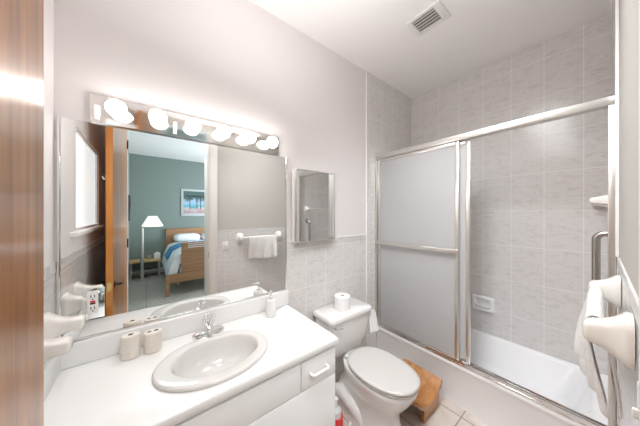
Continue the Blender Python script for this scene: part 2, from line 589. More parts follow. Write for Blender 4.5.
def panel(label, x, y0, y1, bar):
    t = thing('sliding_shower_door', label, 'shower door', (x, (y0 + y1) / 2, TZ + 0.015))
    z0, z1 = TZ + 0.015, HZ0 - 0.002
    for a, b_ in ((y0, y0 + 0.03), (y1 - 0.03, y1)):
        MB().box(x - 0.008, x + 0.008, a, b_, z0, z1, bev=0.003).build('stile', M['alu'], t)
    for a, b_ in ((z0, z0 + 0.03), (z1 - 0.03, z1)):
        MB().box(x - 0.007, x + 0.007, y0 + 0.03, y1 - 0.03, a, b_, bev=0.002).build('rail', M['alu'], t)
    MB().box(x - 0.0025, x + 0.0025, y0 + 0.028, y1 - 0.028, z0 + 0.028, z1 - 0.028).build('glass_pane', M['frost'], t)
    if bar:
        bz = 1.205
        r = MB()
        r.box(x - 0.045, x - 0.033, y0 - 0.002, y1 + 0.002, bz - 0.018, bz + 0.018, bev=0.005)
        r.build('towel_bar', M['alu'], t)
        for yy in (y0 + 0.013, y1 - 0.013):
            MB().box(x - 0.034, x - 0.008, yy - 0.009, yy + 0.009, bz - 0.011, bz + 0.011, bev=0.003).build('bar_mount', M['chrome'], t)
    return t


panel('outer frosted sliding door with a towel bar across it, pushed to the mirror-wall end', SX - 0.006, 0.672, 1.428, True)
panel('inner frosted sliding door stacked behind the one with the towel bar', SX + 0.017, 0.604, 1.36, False)

# ------------------------------------------------------------------ vanity
VX1 = 0.824
t = thing('vanity_cabinet', 'white laminate vanity cabinet under the sink countertop', 'cabinet', (0.25, 1.18, 0))
b = MB()
b.box(VX1 - 0.016, VX1, 0.925, YM - 0.006, 0.10, 0.774)
b.box(XL + 0.006, XL + 0.022, 0.925, YM - 0.006, 0.10, 0.774)
b.box(XL + 0.022, VX1 - 0.016, 0.925, YM - 0.006, 0.10, 0.116)
b.box(XL + 0.022, VX1 - 0.016, YM - 0.014, YM - 0.006, 0.116, 0.774)
b.box(XL + 0.022, VX1 - 0.016, 0.925, 0.931, 0.60, 0.774)
b.build('body', M['cabinet'], t)
MB().box(XL + 0.006, VX1 - 0.01, 0.975, YM - 0.006, 0.0, 0.10).build('toe_kick', M['kick'], t)
MB().box(XL + 0.012, 0.594, 0.905, 0.925, 0.622, 0.760, bev=0.002).build('false_front', M['cabinet'], t)
d = MB().box(0.599, VX1 - 0.002, 0.905, 0.925, 0.622, 0.760, bev=0.002).build('drawer', M['cabinet'], t)


def pull(xc, zc, parent, vertical=False):
    L = 0.052
    pts = [(-L, 0.0), (-L, 0.018), (-L + 0.008, 0.026), (L - 0.008, 0.026), (L, 0.018), (L, 0.0)]
    if vertical:
        P3 = [(xc, 0.905 - q, zc + p) for p, q in pts]
    else:
        P3 = [(xc + p, 0.905 - q, zc) for p, q in pts]
    return MB().tube(P3, 0.0085, 12).build('handle', M['white'], parent)


pull(0.703, 0.690, d)
for k, (a, b_) in enumerate(((XL + 0.012, 0.245), (0.249, VX1 - 0.002))):
    dd = MB().box(a, b_, 0.905, 0.925, 0.115, 0.616, bev=0.002).build('door', M['cabinet'], t)
    pull((0.20, 0.294)[k], 0.40, dd, True)

# countertop with an oval cut-out
CXs, CYs, AX, AY = 0.262, 1.127, 0.245, 0.193
t = thing('countertop', 'long white cultured-marble countertop with backsplash around the oval sink', 'countertop', (0.25, 1.18, 0.775))
bm = MB()
CX0, CX1, CY0, CY1, CZ0, CZ1 = XL + 0.005, 0.837, 0.893, YM - 0.005, 0.775, 0.82
angs = sorted(set([2 * pi * k / 72 for k in range(72)] +
                  [math.atan2(y - CYs, x - CXs) % (2 * pi) for x in (CX0, CX1) for y in (CY0, CY1)]))


def out(a, ins):
    dx, dy = cos(a), sin(a)
    ts = []
    if dx > 1e-9: ts.append((CX1 - ins - CXs) / dx)
    if dx < -1e-9: ts.append((CX0 - CXs) / dx)
    if dy > 1e-9: ts.append((CY1 - CYs) / dy)
    if dy < -1e-9: ts.append((CY0 + ins - CYs) / dy)
    k = min(ts)
    return CXs + dx * k, CYs + dy * k


def hole(a, z, s=0.93):
    # point of the ellipse in direction a
    r = 1 / math.sqrt((cos(a) / (AX * s)) ** 2 + (sin(a) / (AY * s)) ** 2)
    return (CXs + r * cos(a), CYs + r * sin(a), z)


rg = [[hole(a, CZ0) for a in angs], [hole(a, CZ1) for a in angs]]
for ins, z in ((0.016, CZ1), (0.008, CZ1 - 0.002), (0.002, CZ1 - 0.008), (0.0, CZ1 - 0.016), (0.0, CZ0 + 0.008), (0.006, CZ0)):
    rg.append([(*out(a, ins), z) for a in angs])
rg.append(rg[0])
bm.loft(rg, False, False)
bmesh.ops.remove_doubles(bm.bm, verts=bm.bm.verts[:], dist=1e-5)
bm.build('slab', M['counter'], t, angle=50)
MB().box(CX0, CX1, 1.438, CY1, 0.8205, 0.926, bev=0.006, seg=3).build('backsplash', M['counter'], t)
MB().box(CX0, CX0 + 0.022, 0.90, 1.437, 0.8205, 0.926, bev=0.006, seg=3).build('side_splash', M['counter'], t)

# sink
t = thing('sink', 'oval ivory drop-in sink set into the white countertop', 'sink', (CXs, CYs, 0.82))
ring = []
for r, h in ((0.985, 0.0008), (1.0, 0.004), (1.0, 0.010), (0.985, 0.015), (0.955, 0.0165)):
    ring.append([(CXs + AX * r * cos(2 * pi * i / 64), CYs + AY * r * sin(2 * pi * i / 64), 0.82 + h) for i in range(64)])
# the basin is smaller than the rim and lies towards the rear right of it
for r, h in ((1.06, 0.0140), (1.02, 0.0125), (0.99, 0.008), (0.965, -0.002), (0.93, -0.025), (0.87, -0.060), (0.76, -0.092), (0.60, -0.114), (0.36, -0.130), (0.16, -0.138), (0.12, -0.140)):
    k = min(1, r)
    ring.append([(CXs + 0.012 * k + 0.190 * r * cos(2 * pi * i / 64), CYs + 0.010 * k + 0.140 * r * sin(2 * pi * i / 64), 0.82 + h) for i in range(64)])
# outside of the bowl
back = [[(CXs + AX * r * cos(2 * pi * i / 64), CYs + AY * r * sin(2 * pi * i / 64), 0.82 + h) for i in range(64)]
        for r, h in ((0.10, -0.150), (0.56, -0.124), (0.76, -0.085), (0.85, -0.03), (0.90, -0.002), (0.92, 0.0008))]
MB().loft(back + ring, True, True).build('bowl', M['sinkp'], t, angle=60)
MB().lathe((CXs, CYs - 0.004, 0.6805), [(0.022, 0), (0.022, 0.003), (0.016, 0.004)], 20).build('drain', M['chrome'], t)


# faucet
FX, FY, FZ = 0.275, 1.352, 0.8205
t = thing('faucet', 'chrome basin faucet with a clear knob behind the oval sink', 'faucet', (FX, FY, FZ))
pl = []
for s, z in ((1.0, 0.0), (1.0, 0.017), (0.95, 0.026), (0.82, 0.032)):
    pl.append([(FX + 0.082 * (s if abs(cos(a)) > 0 else s) * (abs(cos(a)) ** 0.8) * (1 if cos(a) > 0 else -1),
                FY + 0.028 * s * (abs(sin(a)) ** 0.9) * (1 if sin(a) > 0 else -1), FZ + z) for a in [2 * pi * i / 40 + 0.01 for i in range(40)]])
MB().loft(pl).build('base', M['chrome'], t)
MB().lathe((FX, FY, FZ + 0.028), [(0.026, 0), (0.025, 0.012), (0.021, 0.022), (0.014, 0.028), (0.010, 0.034)], 24).build('valve_body', M['chrome'], t)
MB().tube([(FX, FY - 0.005, FZ + 0.030), (FX - 0.002, FY - 0.030, FZ + 0.034), (FX - 0.003, FY - 0.052, FZ + 0.031), (FX - 0.003, FY - 0.058, FZ + 0.021)],
          [0.016, 0.014, 0.012, 0.010], 14).build('spout', M['chrome'], t)
kn = []
for r, h in ((0.012, 0.058), (0.021, 0.064), (0.029, 0.080), (0.031, 0.098), (0.028, 0.113), (0.019, 0.121)):
    kn.append([(FX + (r + (0.0016 if i % 2 else -0.0016) * (r > 0.015)) * cos(2 * pi * i / 24), FY + (r + (0.0016 if i % 2 else -0.0016) * (r > 0.015)) * sin(2 * pi * i / 24), FZ + h) for i in range(24)])
k = MB().loft(kn).build('knob', M['acrylic'], t, angle=15)
MB().lathe((FX, FY, FZ + 0.058), [(0.007, 0), (0.007, 0.050)], 12).build('knob_stem', M['chrome'], k)
MB().lathe((FX, FY, FZ + 0.1215), [(0.010, 0), (0.008, 0.003)], 16).build('index_cap', M['chrome'], k)
MB().tube([(FX, FY + 0.022, FZ + 0.015), (FX, FY + 0.022, FZ + 0.05)], 0.003, 8).build('lift_rod', M['chrome'], t)


# toothbrush holders
def holder(label, x, y, rx, ry, h, slots):
    t = thing('toothbrush_holder', label, 'holder', (x, y, 0.8205), 'beige toothbrush holders by the backsplash')
    MB().lathe((x, y, 0.8205), [(0.90, 0), (0.98, 0.003), (1.0, 0.010), (1.0, h - 0.010), (0.97, h - 0.003), (0.90, h), (0.2, h + 0.001)], 40, rx, ry).build('body', M['beige_plastic'], t)
    for sx, sy, a, b_ in slots:
        MB().lathe((x + sx, y + sy, 0.8205 + h + 0.0012), [(1, 0), (0.9, 0.0012)], 16, a, b_).build('slot', M['dark'], t)


holder('taller beige toothbrush holder with one opening, nearer the door', -0.058, 1.374, 0.038, 0.030, 0.106, [(0.0, 0.0, 0.010, 0.008)])
holder('shorter beige toothbrush holder with two openings, nearer the faucet', 0.026, 1.372, 0.037, 0.032, 0.096, [(-0.014, 0, 0.009, 0.006), (0.013, 0, 0.010, 0.007)])

# soap dispenser
sx, sy, sz = 0.652, 1.352, 0.8205
t = thing('soap_dispenser', 'white cylindrical soap dispenser with a metal pump at the counter end', 'soap dispenser', (sx, sy, sz))
MB().lathe((sx, sy, sz), [(0.030, 0), (0.033, 0.003), (0.034, 0.012), (0.034, 0.100), (0.030, 0.108), (0.014, 0.112)], 32).build('bottle', M['porcelain'], t)
MB().lathe((sx, sy, sz + 0.112), [(0.013, 0), (0.013, 0.014), (0.009, 0.018), (0.005, 0.020), (0.005, 0.042)], 20).build('pump_collar', M['alu'], t)
b = MB()
b.lathe((sx, sy, sz + 0.154), [(0.009, 0), (0.010, 0.004), (0.010, 0.010), (0.007, 0.013)], 18)
b.tube([(sx, sy, sz + 0.160), (sx - 0.018, sy - 0.012, sz + 0.161), (sx - 0.032, sy - 0.021, sz + 0.156), (sx - 0.034, sy - 0.022, sz + 0.150)], 0.0042, 10)
b.build('pump_head', M['alu'], t)

# ------------------------------------------------------------------ big mirror
MX0, MX1, MZ0, MZ1 = -0.303, 0.830, 0.9275, 1.922
t = thing('wall_mirror', 'large frameless vanity mirror with thin chrome edges above the countertop', 'mirror', (0.26, 1.46, MZ0))
MB().box(MX0, MX1, 1.459, YM - 0.0005, MZ0, MZ1).build('mirror_glass', M['mirror'], t)
MB().box(MX0 - 0.001, MX0 + 0.009, 1.453, 1.4588, MZ0, MZ1, bev=0.002).build('edge_strip', M['chrome'], t)
MB().box(MX1 - 0.007, MX1 + 0.001, 1.453, 1.4588, MZ0, MZ1, bev=0.002).build('edge_strip', M['chrome'], t)
MB().box(MX0 + 0.009, MX1 - 0.007, 1.455, 1.4588, MZ0, MZ0 + 0.008, bev=0.001).build('bottom_channel', M['chrome'], t)

# outlet plate mounted on the mirror
t = thing('wall_outlet', 'white power outlet in a mirrored cover plate on the vanity mirror near the door', 'outlet', (-0.192, 1.455, 1.015))
MB().box(-0.229, -0.155, 1.4548, 1.4588, 1.012, 1.150, bev=0.0015).build('cover_plate', M['mirror'], t)
MB().box(-0.2125, -0.1765, 1.4525, 1.4548, 1.036, 1.142, bev=0.001).build('receptacle', M['white'], t)
for z in (1.116, 1.062):
    for dx in (-0.006, 0.006):
        MB().box(-0.1945 + dx - 0.0015, -0.1945 + dx + 0.0015, 1.4519, 1.4525, z - 0.006, z + 0.006).build('slot', M['black'], t)
    MB().lathe((-0.1945, 1.4519, z - 0.013), [(0.003, 0), (0.003, 0.0006)], 10, axis='y').build('ground_hole', M['black'], t)
MB().box(-0.203, -0.186, 1.4512, 1.4525, 1.0885, 1.0965).build('reset_button', M['red'], t)
MB().box(-0.203, -0.186, 1.4512, 1.4525, 1.0795, 1.0875).build('test_button', M['black'], t)

# ------------------------------------------------------------------ vanity light
t = thing('vanity_light', 'chrome bar light with six lit round bulbs above the vanity mirror', 'light', (0.275, 1.44, 1.925))
LX0, LX1, LZ0, LZ1 = -0.202, 0.757, 1.9225, 2.052
MB().box(LX0, LX1, 1.440, YM - 0.001, LZ0, LZ1, bev=0.003).build('back_bar', M['barchrome'], t)
for x in (-0.18, 0.124):
    MB().box(x - 0.008, x + 0.008, 1.430, 1.440, 1.934, 2.0, bev=0.003).build('clip', M['trim'], t)
for x in (-0.109, 0.047, 0.205, 0.363, 0.521, 0.678):
    s = MB().lathe((x, 1.440, 1.988), [(0.019, 0), (0.020, -0.004), (0.017, -0.010), (0.015, -0.018)], 24, axis='y').build('socket', M['chrome'], t)
    pr = [(0.013, -0.016), (0.016, -0.020)]
    for k in range(13):
        a = -1.15 + k * (pi / 2 + 1.15) / 12
        pr.append((max(0.0008, 0.0385 * cos(a)), -0.053 - 0.0385 * sin(a)))
    MB().lathe((x, 1.440, 1.988), pr, 32, axis='y').build('light_bulb', M['bulb'], t, angle=80)

# ------------------------------------------------------------------ medicine cabinet
t = thing('medicine_cabinet', 'small mirrored medicine cabinet on the wall above the toilet tank', 'cabinet', (1.075, 1.44, 1.275))
QX0, QX1, QY, QZ0, QZ1 = 0.872, 1.272, 1.405, 1.276, 1.842
MB().box(QX0 + 0.004, QX1 - 0.004, QY + 0.016, YM - 0.0115, QZ0 + 0.004, QZ1 - 0.004).build('body', M['whitemetal'], t)
dr = MB().box(QX0 + 0.008, QX1 - 0.008, QY, QY + 0.012, QZ0 + 0.008, QZ1 - 0.008).build('mirror_door', M['mirror'], t)
b = MB()
b.box(QX0, QX0 + 0.012, QY - 0.003, QY + 0.012, QZ0, QZ1, bev=0.002)
b.box(QX1 - 0.010, QX1, QY - 0.003, QY + 0.012, QZ0, QZ1, bev=0.002)
b.box(QX0 + 0.012, QX1 - 0.010, QY - 0.003, QY + 0.012, QZ1 - 0.010, QZ1, bev=0.002)
b.box(QX0 + 0.012, QX1 - 0.010, QY - 0.003, QY + 0.012, QZ0, QZ0 + 0.010, bev=0.002)
b.build('door_frame', M['alu'], dr)
dr.rotation_euler = (0, 0, R(0.7))

# ------------------------------------------------------------------ toilet
TXc = 1.285
t = thing('toilet', 'white two-piece toilet with closed lid between the vanity and the tub', 'toilet', (TXc, 1.1, 0))


def sect(yc, z, hx, hy0, hy1, n=48, e=2.3):
    """oval section; hy0 towards the front (-y), hy1 towards the tank"""
    pts = []
    for i in range(n):
        a = 2 * pi * i / n
        c, s = cos(a), sin(a)
        px = hx * (abs(c) ** (2 / e)) * (1 if c >= 0 else -1)
        hy = hy1 if s >= 0 else hy0
        py = hy * (abs(s) ** (2 / e)) * (1 if s >= 0 else -1)
        pts.append((TXc + px, yc + py, z))
    return pts


bowl = [sect(1.06, 0.0, 0.135, 0.29, 0.31, e=3), sect(1.06, 0.03, 0.130, 0.285, 0.31, e=3), sect(1.06, 0.10, 0.115, 0.25, 0.29),
        sect(1.04, 0.19, 0.110, 0.225, 0.28), sect(1.00, 0.25, 0.132, 0.235, 0.28), sect(0.97, 0.31, 0.158, 0.245, 0.29),
        sect(0.96, 0.36, 0.176, 0.26, 0.29), sect(0.96, 0.388, 0.180, 0.264, 0.29), sect(0.96, 0.396, 0.174, 0.258, 0.285)]
MB().loft(bowl).build('bowl', M['porcelain'], t, angle=60)
# trapway bulge on the side with bolt cap
for s in (-1, 1):
    MB().tube([(TXc + s * 0.085, 1.33, 0.07), (TXc + s * 0.098, 1.22, 0.14), (TXc + s * 0.098, 1.10, 0.11), (TXc + s * 0.085, 1.00, 0.03)],
              [0.05, 0.055, 0.052, 0.04], 16).build('trapway', M['porcelain'], t, angle=60)
    MB().lathe((TXc + s * 0.150, 1.10, 0.0), [(0.016, 0), (0.015, 0.012), (0.010, 0.020), (0.003, 0.023)], 16).build('bolt_cap', M['porcelain'], t)


def slab_ring(grow, z):
    return sect(0.955, z, 0.184 + grow, 0.268 + grow, 0.235 + grow, 56, 2.25)


MB().loft([slab_ring(-0.012, 0.398), slab_ring(-0.002, 0.402), slab_ring(0.0, 0.410), slab_ring(-0.006, 0.4145)]).build('seat', M['seat'], t, angle=60)
MB().loft([slab_ring(-0.008, 0.4175), slab_ring(0.002, 0.420), slab_ring(0.004, 0.428), slab_ring(-0.004, 0.436), slab_ring(-0.03, 0.440),
           slab_ring(-0.11, 0.444)]).build('lid', M['seat'], t, angle=60)
for s in (-1, 1):
    MB().box(TXc + s * 0.08 - 0.022, TXc + s * 0.08 + 0.022, 1.184, 1.204, 0.396, 0.417, bev=0.005).build('hinge', M['porcelain'], t)
tk = []
for z, hx, y0, y1, r in ((0.385, 0.165, 1.255, 1.425, 0.05), (0.40, 0.180, 1.245, 1.43, 0.05), (0.48, 0.205, 1.222, 1.435, 0.045), (0.60, 0.217, 1.212, 1.437, 0.04), (0.678, 0.220, 1.208, 1.438, 0.04)):
    tk.append(rrect(TXc - hx, TXc + hx, y0, y1, r, z))
MB().loft(tk).build('tank', M['porcelain'], t, angle=60)
ld = []
for g, z in ((-0.006, 0.679), (0.0, 0.684), (0.0, 0.706), (-0.004, 0.714), (-0.012, 0.718)):
    ld.append(rrect(TXc - 0.234 - g, TXc + 0.234 + g, 1.192 - g, 1.444 + g, 0.035, z))
MB().loft(ld).build('tank_lid', M['porcelain'], t, angle=50)
b = MB()
b.lathe((TXc - 0.185, 1.2145, 0.648), [(0.013, 0.002), (0.013, -0.008), (0.008, -0.012)], 18, axis='y')
b.tube([(TXc - 0.185, 1.203, 0.648), (TXc - 0.165, 1.194, 0.642), (TXc - 0.125, 1.192, 0.634)], [0.006, 0.007, 0.0075], 12)
b.build('flush_lever', M['chrome'], t)

# toilet roll standing on the tank
rx, ry, rz = 1.268, 1.312, 0.7185
b = MB()
n = 40
prof = [(0.020, 0.0), (0.060, 0.0), (0.063, 0.002), (0.063, 0.105), (0.060, 0.107), (0.020, 0.107)]
rg = [[(rx + r * cos(2 * pi * i / n), ry + r * sin(2 * pi * i / n), rz + h) for i in range(n)] for r, h in prof]
rg.append(rg[0])
t = thing('toilet_roll', 'white toilet paper roll standing on the toilet tank lid', 'toilet roll', (rx, ry, rz))
b.loft(rg, False, False).build('paper', M['paper'], t)
MB().loft([[(rx + r * cos(2 * pi * i / n), ry + r * sin(2 * pi * i / n), rz + h) for i in range(n)] for r, h in
           ((0.0195, 0.001), (0.0195, 0.106), (0.0180, 0.106), (0.0180, 0.001), (0.0195, 0.001))], False, False).build('core', M['beige_plastic'], t)


def cloth(name, rows, m, label, cat, thick=0.004):
    """rows of points (open sheet) given as list of rings; solid with thickness along local normal by solidify"""
    b = MB()
    b.loft(rows, False, False, closed=False)
    o = b.build(name, m, None, angle=80)
    s = o.modifiers.new('thickness', 'SOLIDIFY')
    s.thickness = thick
    s.offset = 0
    ss = o.modifiers.new('smooth', 'SUBSURF')
    ss.levels = ss.render_levels = 1
    if label:
        tag(o, label, cat)
    return o


# hanging cloth by the tank
rows = []
for k in range(9):
    f_ = k / 8
    z = 0.676 - 0.185 * f_
    row = []
    for i in range(9):
        u = i / 8 - 0.5
        x = 1.520 + u * (0.030 + 0.055 * f_) + 0.018 * f_
        y = 1.215 - u * 0.03 - 0.02 * f_ + 0.010 * sin(u * 9 + f_ * 2)
        row.append((x, y, z - 0.03 * f_ * (0.5 - abs(u)) + (0.02 * u * f_)))
    rows.append(row)
cloth('hand_cloth', rows, M['paper'], 'white cloth hanging beside the toilet tank against the shower door side', 'cloth', 0.003)

# ------------------------------------------------------------------ wooden stool
t = thing('step_stool', 'small orange-brown wooden step stool between the toilet and the tub', 'stool', (1.62, 0.92, 0))
top, NX = [], 18
SX0, SX1 = 1.435, 1.796


def dip(x):
    u = (x - (SX0 + SX1) / 2) / ((SX1 - SX0) / 2)
    return 0.135 + 0.085 * abs(u) ** 2.2


for side in (1, -1):
    pass
xs = [SX0 + (SX1 - SX0) * k / NX for k in range(NX + 1)]
poly = [(x, dip(x)) for x in xs] + [(SX1 + 0.012, dip(SX1) - 0.012), (SX1 + 0.014, dip(SX1) - 0.024), (SX1 + 0.004, dip(SX1) - 0.034)] + [(x, dip(x) - 0.028) for x in xs[::-1][1:]]
MB().prism(poly, 'y', 0.752, 1.08, bev=0.010).build('seat', M['stool_wood'], t, angle=50)
xf = [1.56 + (SX1 - 1.56) * k / 12 for k in range(13)]
MB().prism([(x, dip(x) - 0.0285) for x in xf] + [(SX1 - 0.004, 0.0), (1.56, 0.0)], 'y', 0.775, 0.797).build('leg_panel', M['stool_wood'], t)
px = [xs[k] for k in range(1, NX)]
MB().prism([(x, dip(x) - 0.0285) for x in px] + [(SX1 - 0.02, 0.0), (SX0 + 0.02, 0.0)], 'y', 1.03, 1.052).build('leg_panel', M['stool_wood'], t)
MB().box(1.66, 1.685, 0.797, 1.03, 0.05, 0.095).build('stretcher', M['stool_wood'], t)

# red-based brush holder behind the vanity
bx, by = 1.035, 1.135
t = thing('toilet_brush', 'red and white toilet brush caddy on the floor beside the toilet', 'toilet brush', (bx, by, 0))
b = MB()
rg = []
for r, h in ((0.040, 0.0), (0.050, 0.01), (0.052, 0.05), (0.048, 0.10)):
    rg.append([(bx + r * cos(2 * pi * i / 28), by + r * sin(2 * pi * i / 28), h + (0.06 * max(0, cos(2 * pi * i / 28)) if h > 0.1 else 0)) for i in range(28)])
b.loft(rg).build('holder', M['red'], t)
MB().lathe((bx, by, 0.10), [(0.034, -0.03), (0.040, 0.0), (0.036, 0.04), (0.016, 0.06), (0.014, 0.10), (0.018, 0.115), (0.010, 0.12)], 24).build('brush', M['bottle_white'], t)

# ------------------------------------------------------------------ ceramic towel bars
def bracket(mb, base, nrm, hw=0.040, hz=0.058, reach=0.095):
    """flared ceramic bracket growing from the wall point base along nrm"""
    n = Vector(nrm)
    s = Vector((0, 0, 1)).cross(n)
    B = Vector(base)
    rings = []
    for p, a, c in ((0.0, hw, hz), (0.010, hw, hz), (0.016, hw * 0.90, hz * 0.90), (0.03, hw * 0.66, hz * 0.72), (0.05, hw * 0.54, hz * 0.55),
                    (0.07, hw * 0.52, hz * 0.46), (reach - 0.010, hw * 0.52, hz * 0.43), (reach - 0.003, hw * 0.46, hz * 0.36), (reach, hw * 0.30, hz * 0.22)):
        ring = []
        for k in range(32):
            th = 2 * pi * k / 32
            e = 0.55
            q = a * (abs(cos(th)) ** e) * (1 if cos(th) >= 0 else -1)
            r_ = c * (abs(sin(th)) ** e) * (1 if sin(th) >= 0 else -1)
            ring.append(tuple(B + n * p + s * q + Vector((0, 0, r_))))
        rings.append(ring)
    mb.loft(rings)
    return mb


def towel_bar(label, p0, p1, nrm, bar_r=0.009, hw=0.040, hz=0.058, m='ceramic', reach=0.095, group=None):
    n = Vector(nrm)
    a, b_ = Vector(p0), Vector(p1)
    t = thing('towel_bar', label, 'towel bar', (a + b_) / 2, group)
    for q in (a, b_):
        bracket(MB(), q, nrm, hw, hz, reach).build('bracket', M[m], t, angle=50)
    off = n * (reach - 0.02)
    dr_ = (b_ - a).normalized()
    MB().tube([a + off + dr_ * hw * 0.4, b_ + off - dr_ * hw * 0.4], bar_r, 16).build('bar', M['white'], t)
    return t


WC = YC + 0.0065
towel_bar('cream ceramic towel bar holding the white towel on the tiled wall by the doorway', (0.980, WC, 1.174), (1.551, WC, 1.174), (0, 1, 0), hw=0.050, hz=0.066, reach=0.083)
towel_bar('small white towel bar inside the shower above the steel grab bar', (2.03, WC + 0.001, 1.575), (2.56, WC + 0.001, 1.575), (0, 1, 0), 0.006, 0.030, 0.040, reach=0.088)
for yy, lab in ((1.315, 'cream ceramic wall bracket above the counter, the one next to the vanity mirror'),
                (1.11, 'cream ceramic wall bracket above the counter, the one next to the open door')):
    tag(bracket(MB(), (XL + 0.0045, yy, 1.058), (1, 0, 0), 0.055, 0.058, 0.112).build('wall_bracket', M['ceramic'], angle=50), lab, 'bracket', 'ceramic brackets beside the mirror')

# towel draped over the bar (bar axis y = YC+.0815, z = 1.17)
by_, bz_ = WC + 0.063, 1.174
rows = []
# (drop, offset of the near edge, offset of the far edge) from the back hem over the bar to the front hem
prof = [(-0.285, -0.050, -0.036), (-0.20, -0.045, -0.034), (-0.12, -0.034, -0.028), (-0.05, -0.022, -0.020), (0.0, -0.0165, -0.0165), (0.0115, -0.0115, -0.0115),
        (0.0165, 0.0, 0.0), (0.0115, 0.0115, 0.0115), (0.0, 0.0165, 0.0165), (-0.05, 0.014, 0.024), (-0.12, 0.004, 0.040), (-0.20, -0.013, 0.048), (-0.27, -0.028, 0.052), (-0.295, -0.032, 0.050)]
for u in range(19):
    v_ = u / 18
    row = []
    for dz, a, b_ in prof:
        k = max(0, -dz) / 0.28
        dy = a + (b_ - a) * v_ + (0.012 * k * sin(u * 1.1) if dz < -0.1 and b_ > 0 else 0)
        row.append((1.072 + 0.408 * v_ + 0.012 * k * sin(u * 0.9 + 2), by_ + dy, bz_ + dz + 0.008 * k * sin(u * 0.45)))
    rows.append(row)
cloth('hand_towel', rows, M['towel'], 'white terry hand towel folded over the ceramic bar by the doorway', 'towel', 0.008)

# grab bar inside the shower
t = thing('grab_bar', 'curved brushed steel grab bar on the shower end wall by the door jamb', 'grab bar', (2.05, WC, 1.1))
gy = 0.012
gp = [(2.05, WC + 0.004, 1.385)]
for k in range(7):
    a = R(90 * k / 6)
    gp.append((2.05, gy - 0.035 + 0.035 * sin(a), 1.385 - 0.035 + 0.035 * cos(a)))
for k in range(7):
    a = R(90 * k / 6)
    gp.append((2.05, gy - 0.035 + 0.035 * cos(a), 0.78 - 0.035 * sin(a) + 0.035))
gp.append((2.05, WC + 0.004, 0.78))
MB().tube(gp, 0.017, 18).build('rail', M['steel'], t, angle=60)
for z in (1.385, 0.78):
    MB().lathe((2.05, WC + 0.0005, z), [(0.038, 0), (0.038, 0.006), (0.030, 0.010)], 28, axis='y').build('flange', M['steel'], t)

# ceramic soap dish on the tub wall
t = thing('soap_dish', 'white ceramic soap dish set in the tiled wall above the bathtub', 'soap dish', (XB, 0.706, 0.55))
b = MB()
y0, y1, z0, z1 = 0.617, 0.797, 0.548, 0.688


def rr_x(x, ins, r=0.012):
    return [(x, p[0], p[1]) for p in [(q[0], q[1]) for q in rrect(y0 + ins, y1 - ins, z0 + ins, z1 - ins, r, 0, 4)]]


b.loft([rr_x(XB - 0.001, 0), rr_x(XB - 0.024, 0.001), rr_x(XB - 0.032, 0.008), rr_x(XB - 0.032, 0.026), rr_x(XB - 0.022, 0.032), rr_x(XB - 0.008, 0.036)])
b.build('dish', M['bead'], t, angle=40)
MB().tube([(XB - 0.025, y0 + 0.032, 0.600), (XB - 0.040, y0 + 0.045, 0.600), (XB - 0.040, y1 - 0.045, 0.600), (XB - 0.025, y1 - 0.032, 0.600)], 0.006, 10).build('grip', M['porcelain'], t)

# shower head behind the frosted doors
t = thing('shower_head', 'chrome shower head on its arm, blurred behind the frosted door', 'shower head', (2.26, YM, 2.0))
ap = [(2.26, YM - 0.008, 2.02), (2.26, YM - 0.06, 2.025), (2.26, YM - 0.11, 2.01), (2.26, YM - 0.16, 1.97)]
MB().tube(ap, 0.011, 12).build('arm', M['steel'], t)
MB().lathe((2.26, YM - 0.0065, 2.02), [(0.03, 0), (0.028, -0.006), (0.014, -0.012)], 20, axis='y').build('flange', M['steel'], t)
hd = MB()
hd.lathe((0, 0, 0), [(0.014, 0.0), (0.016, -0.02), (0.040, -0.055), (0.042, -0.068), (0.036, -0.070)], 24)
hd.xform(Matrix.Translation((2.26, YM - 0.158, 1.972)) @ Matrix.Rotation(R(-38), 4, 'X'))
hd.build('head', M['steel'], t)

# light switch on the doorway wall
t = thing('light_switch', 'white light switch plate on the tile between the door casing and towel bar', 'light switch', (0.792, WC, 1.04))
MB().box(0.756, 0.828, YC + 0.0045, YC + 0.010, 1.030, 1.142, bev=0.002).build('plate', M['white'], t)
MB().box(0.787, 0.797, YC + 0.010, YC + 0.018, 1.078, 1.098, bev=0.002).build('toggle', M['white'], t)

# ------------------------------------------------------------------ ceiling vent
t = thing('ceiling_vent', 'white slotted ceiling vent grille near the tub', 'vent', (1.63, 0.79, ZC))
b = MB()
vx0, vx1, vy0, vy1 = 1.545, 1.735, 0.665, 0.905
b.box(vx0, vx1, vy0, vy0 + 0.05, ZC - 0.012, ZC, bev=0.003)
b.box(vx0, vx1, vy1 - 0.03, vy1, ZC - 0.012, ZC, bev=0.003)
b.box(vx0, vx0 + 0.022, vy0 + 0.05, vy1 - 0.03, ZC - 0.012, ZC)
b.box(vx1 - 0.022, vx1, vy0 + 0.05, vy1 - 0.03, ZC - 0.012, ZC)
b.build('frame', M['whitemetal'], t)
MB().box(vx0 + 0.022, vx1 - 0.022, vy0 + 0.05, vy1 - 0.03, ZC - 0.0015, ZC - 0.0005).build('backing', M['kick'], t)
for k in range(5):
    x = vx0 + 0.032 + k * 0.0285
    MB().prism([(x, ZC - 0.012), (x + 0.018, ZC - 0.0025), (x + 0.020, ZC - 0.004), (x + 0.003, ZC - 0.0135)], 'y', vy0 + 0.05, vy1 - 0.03).build('slat', M['whitemetal'], t)

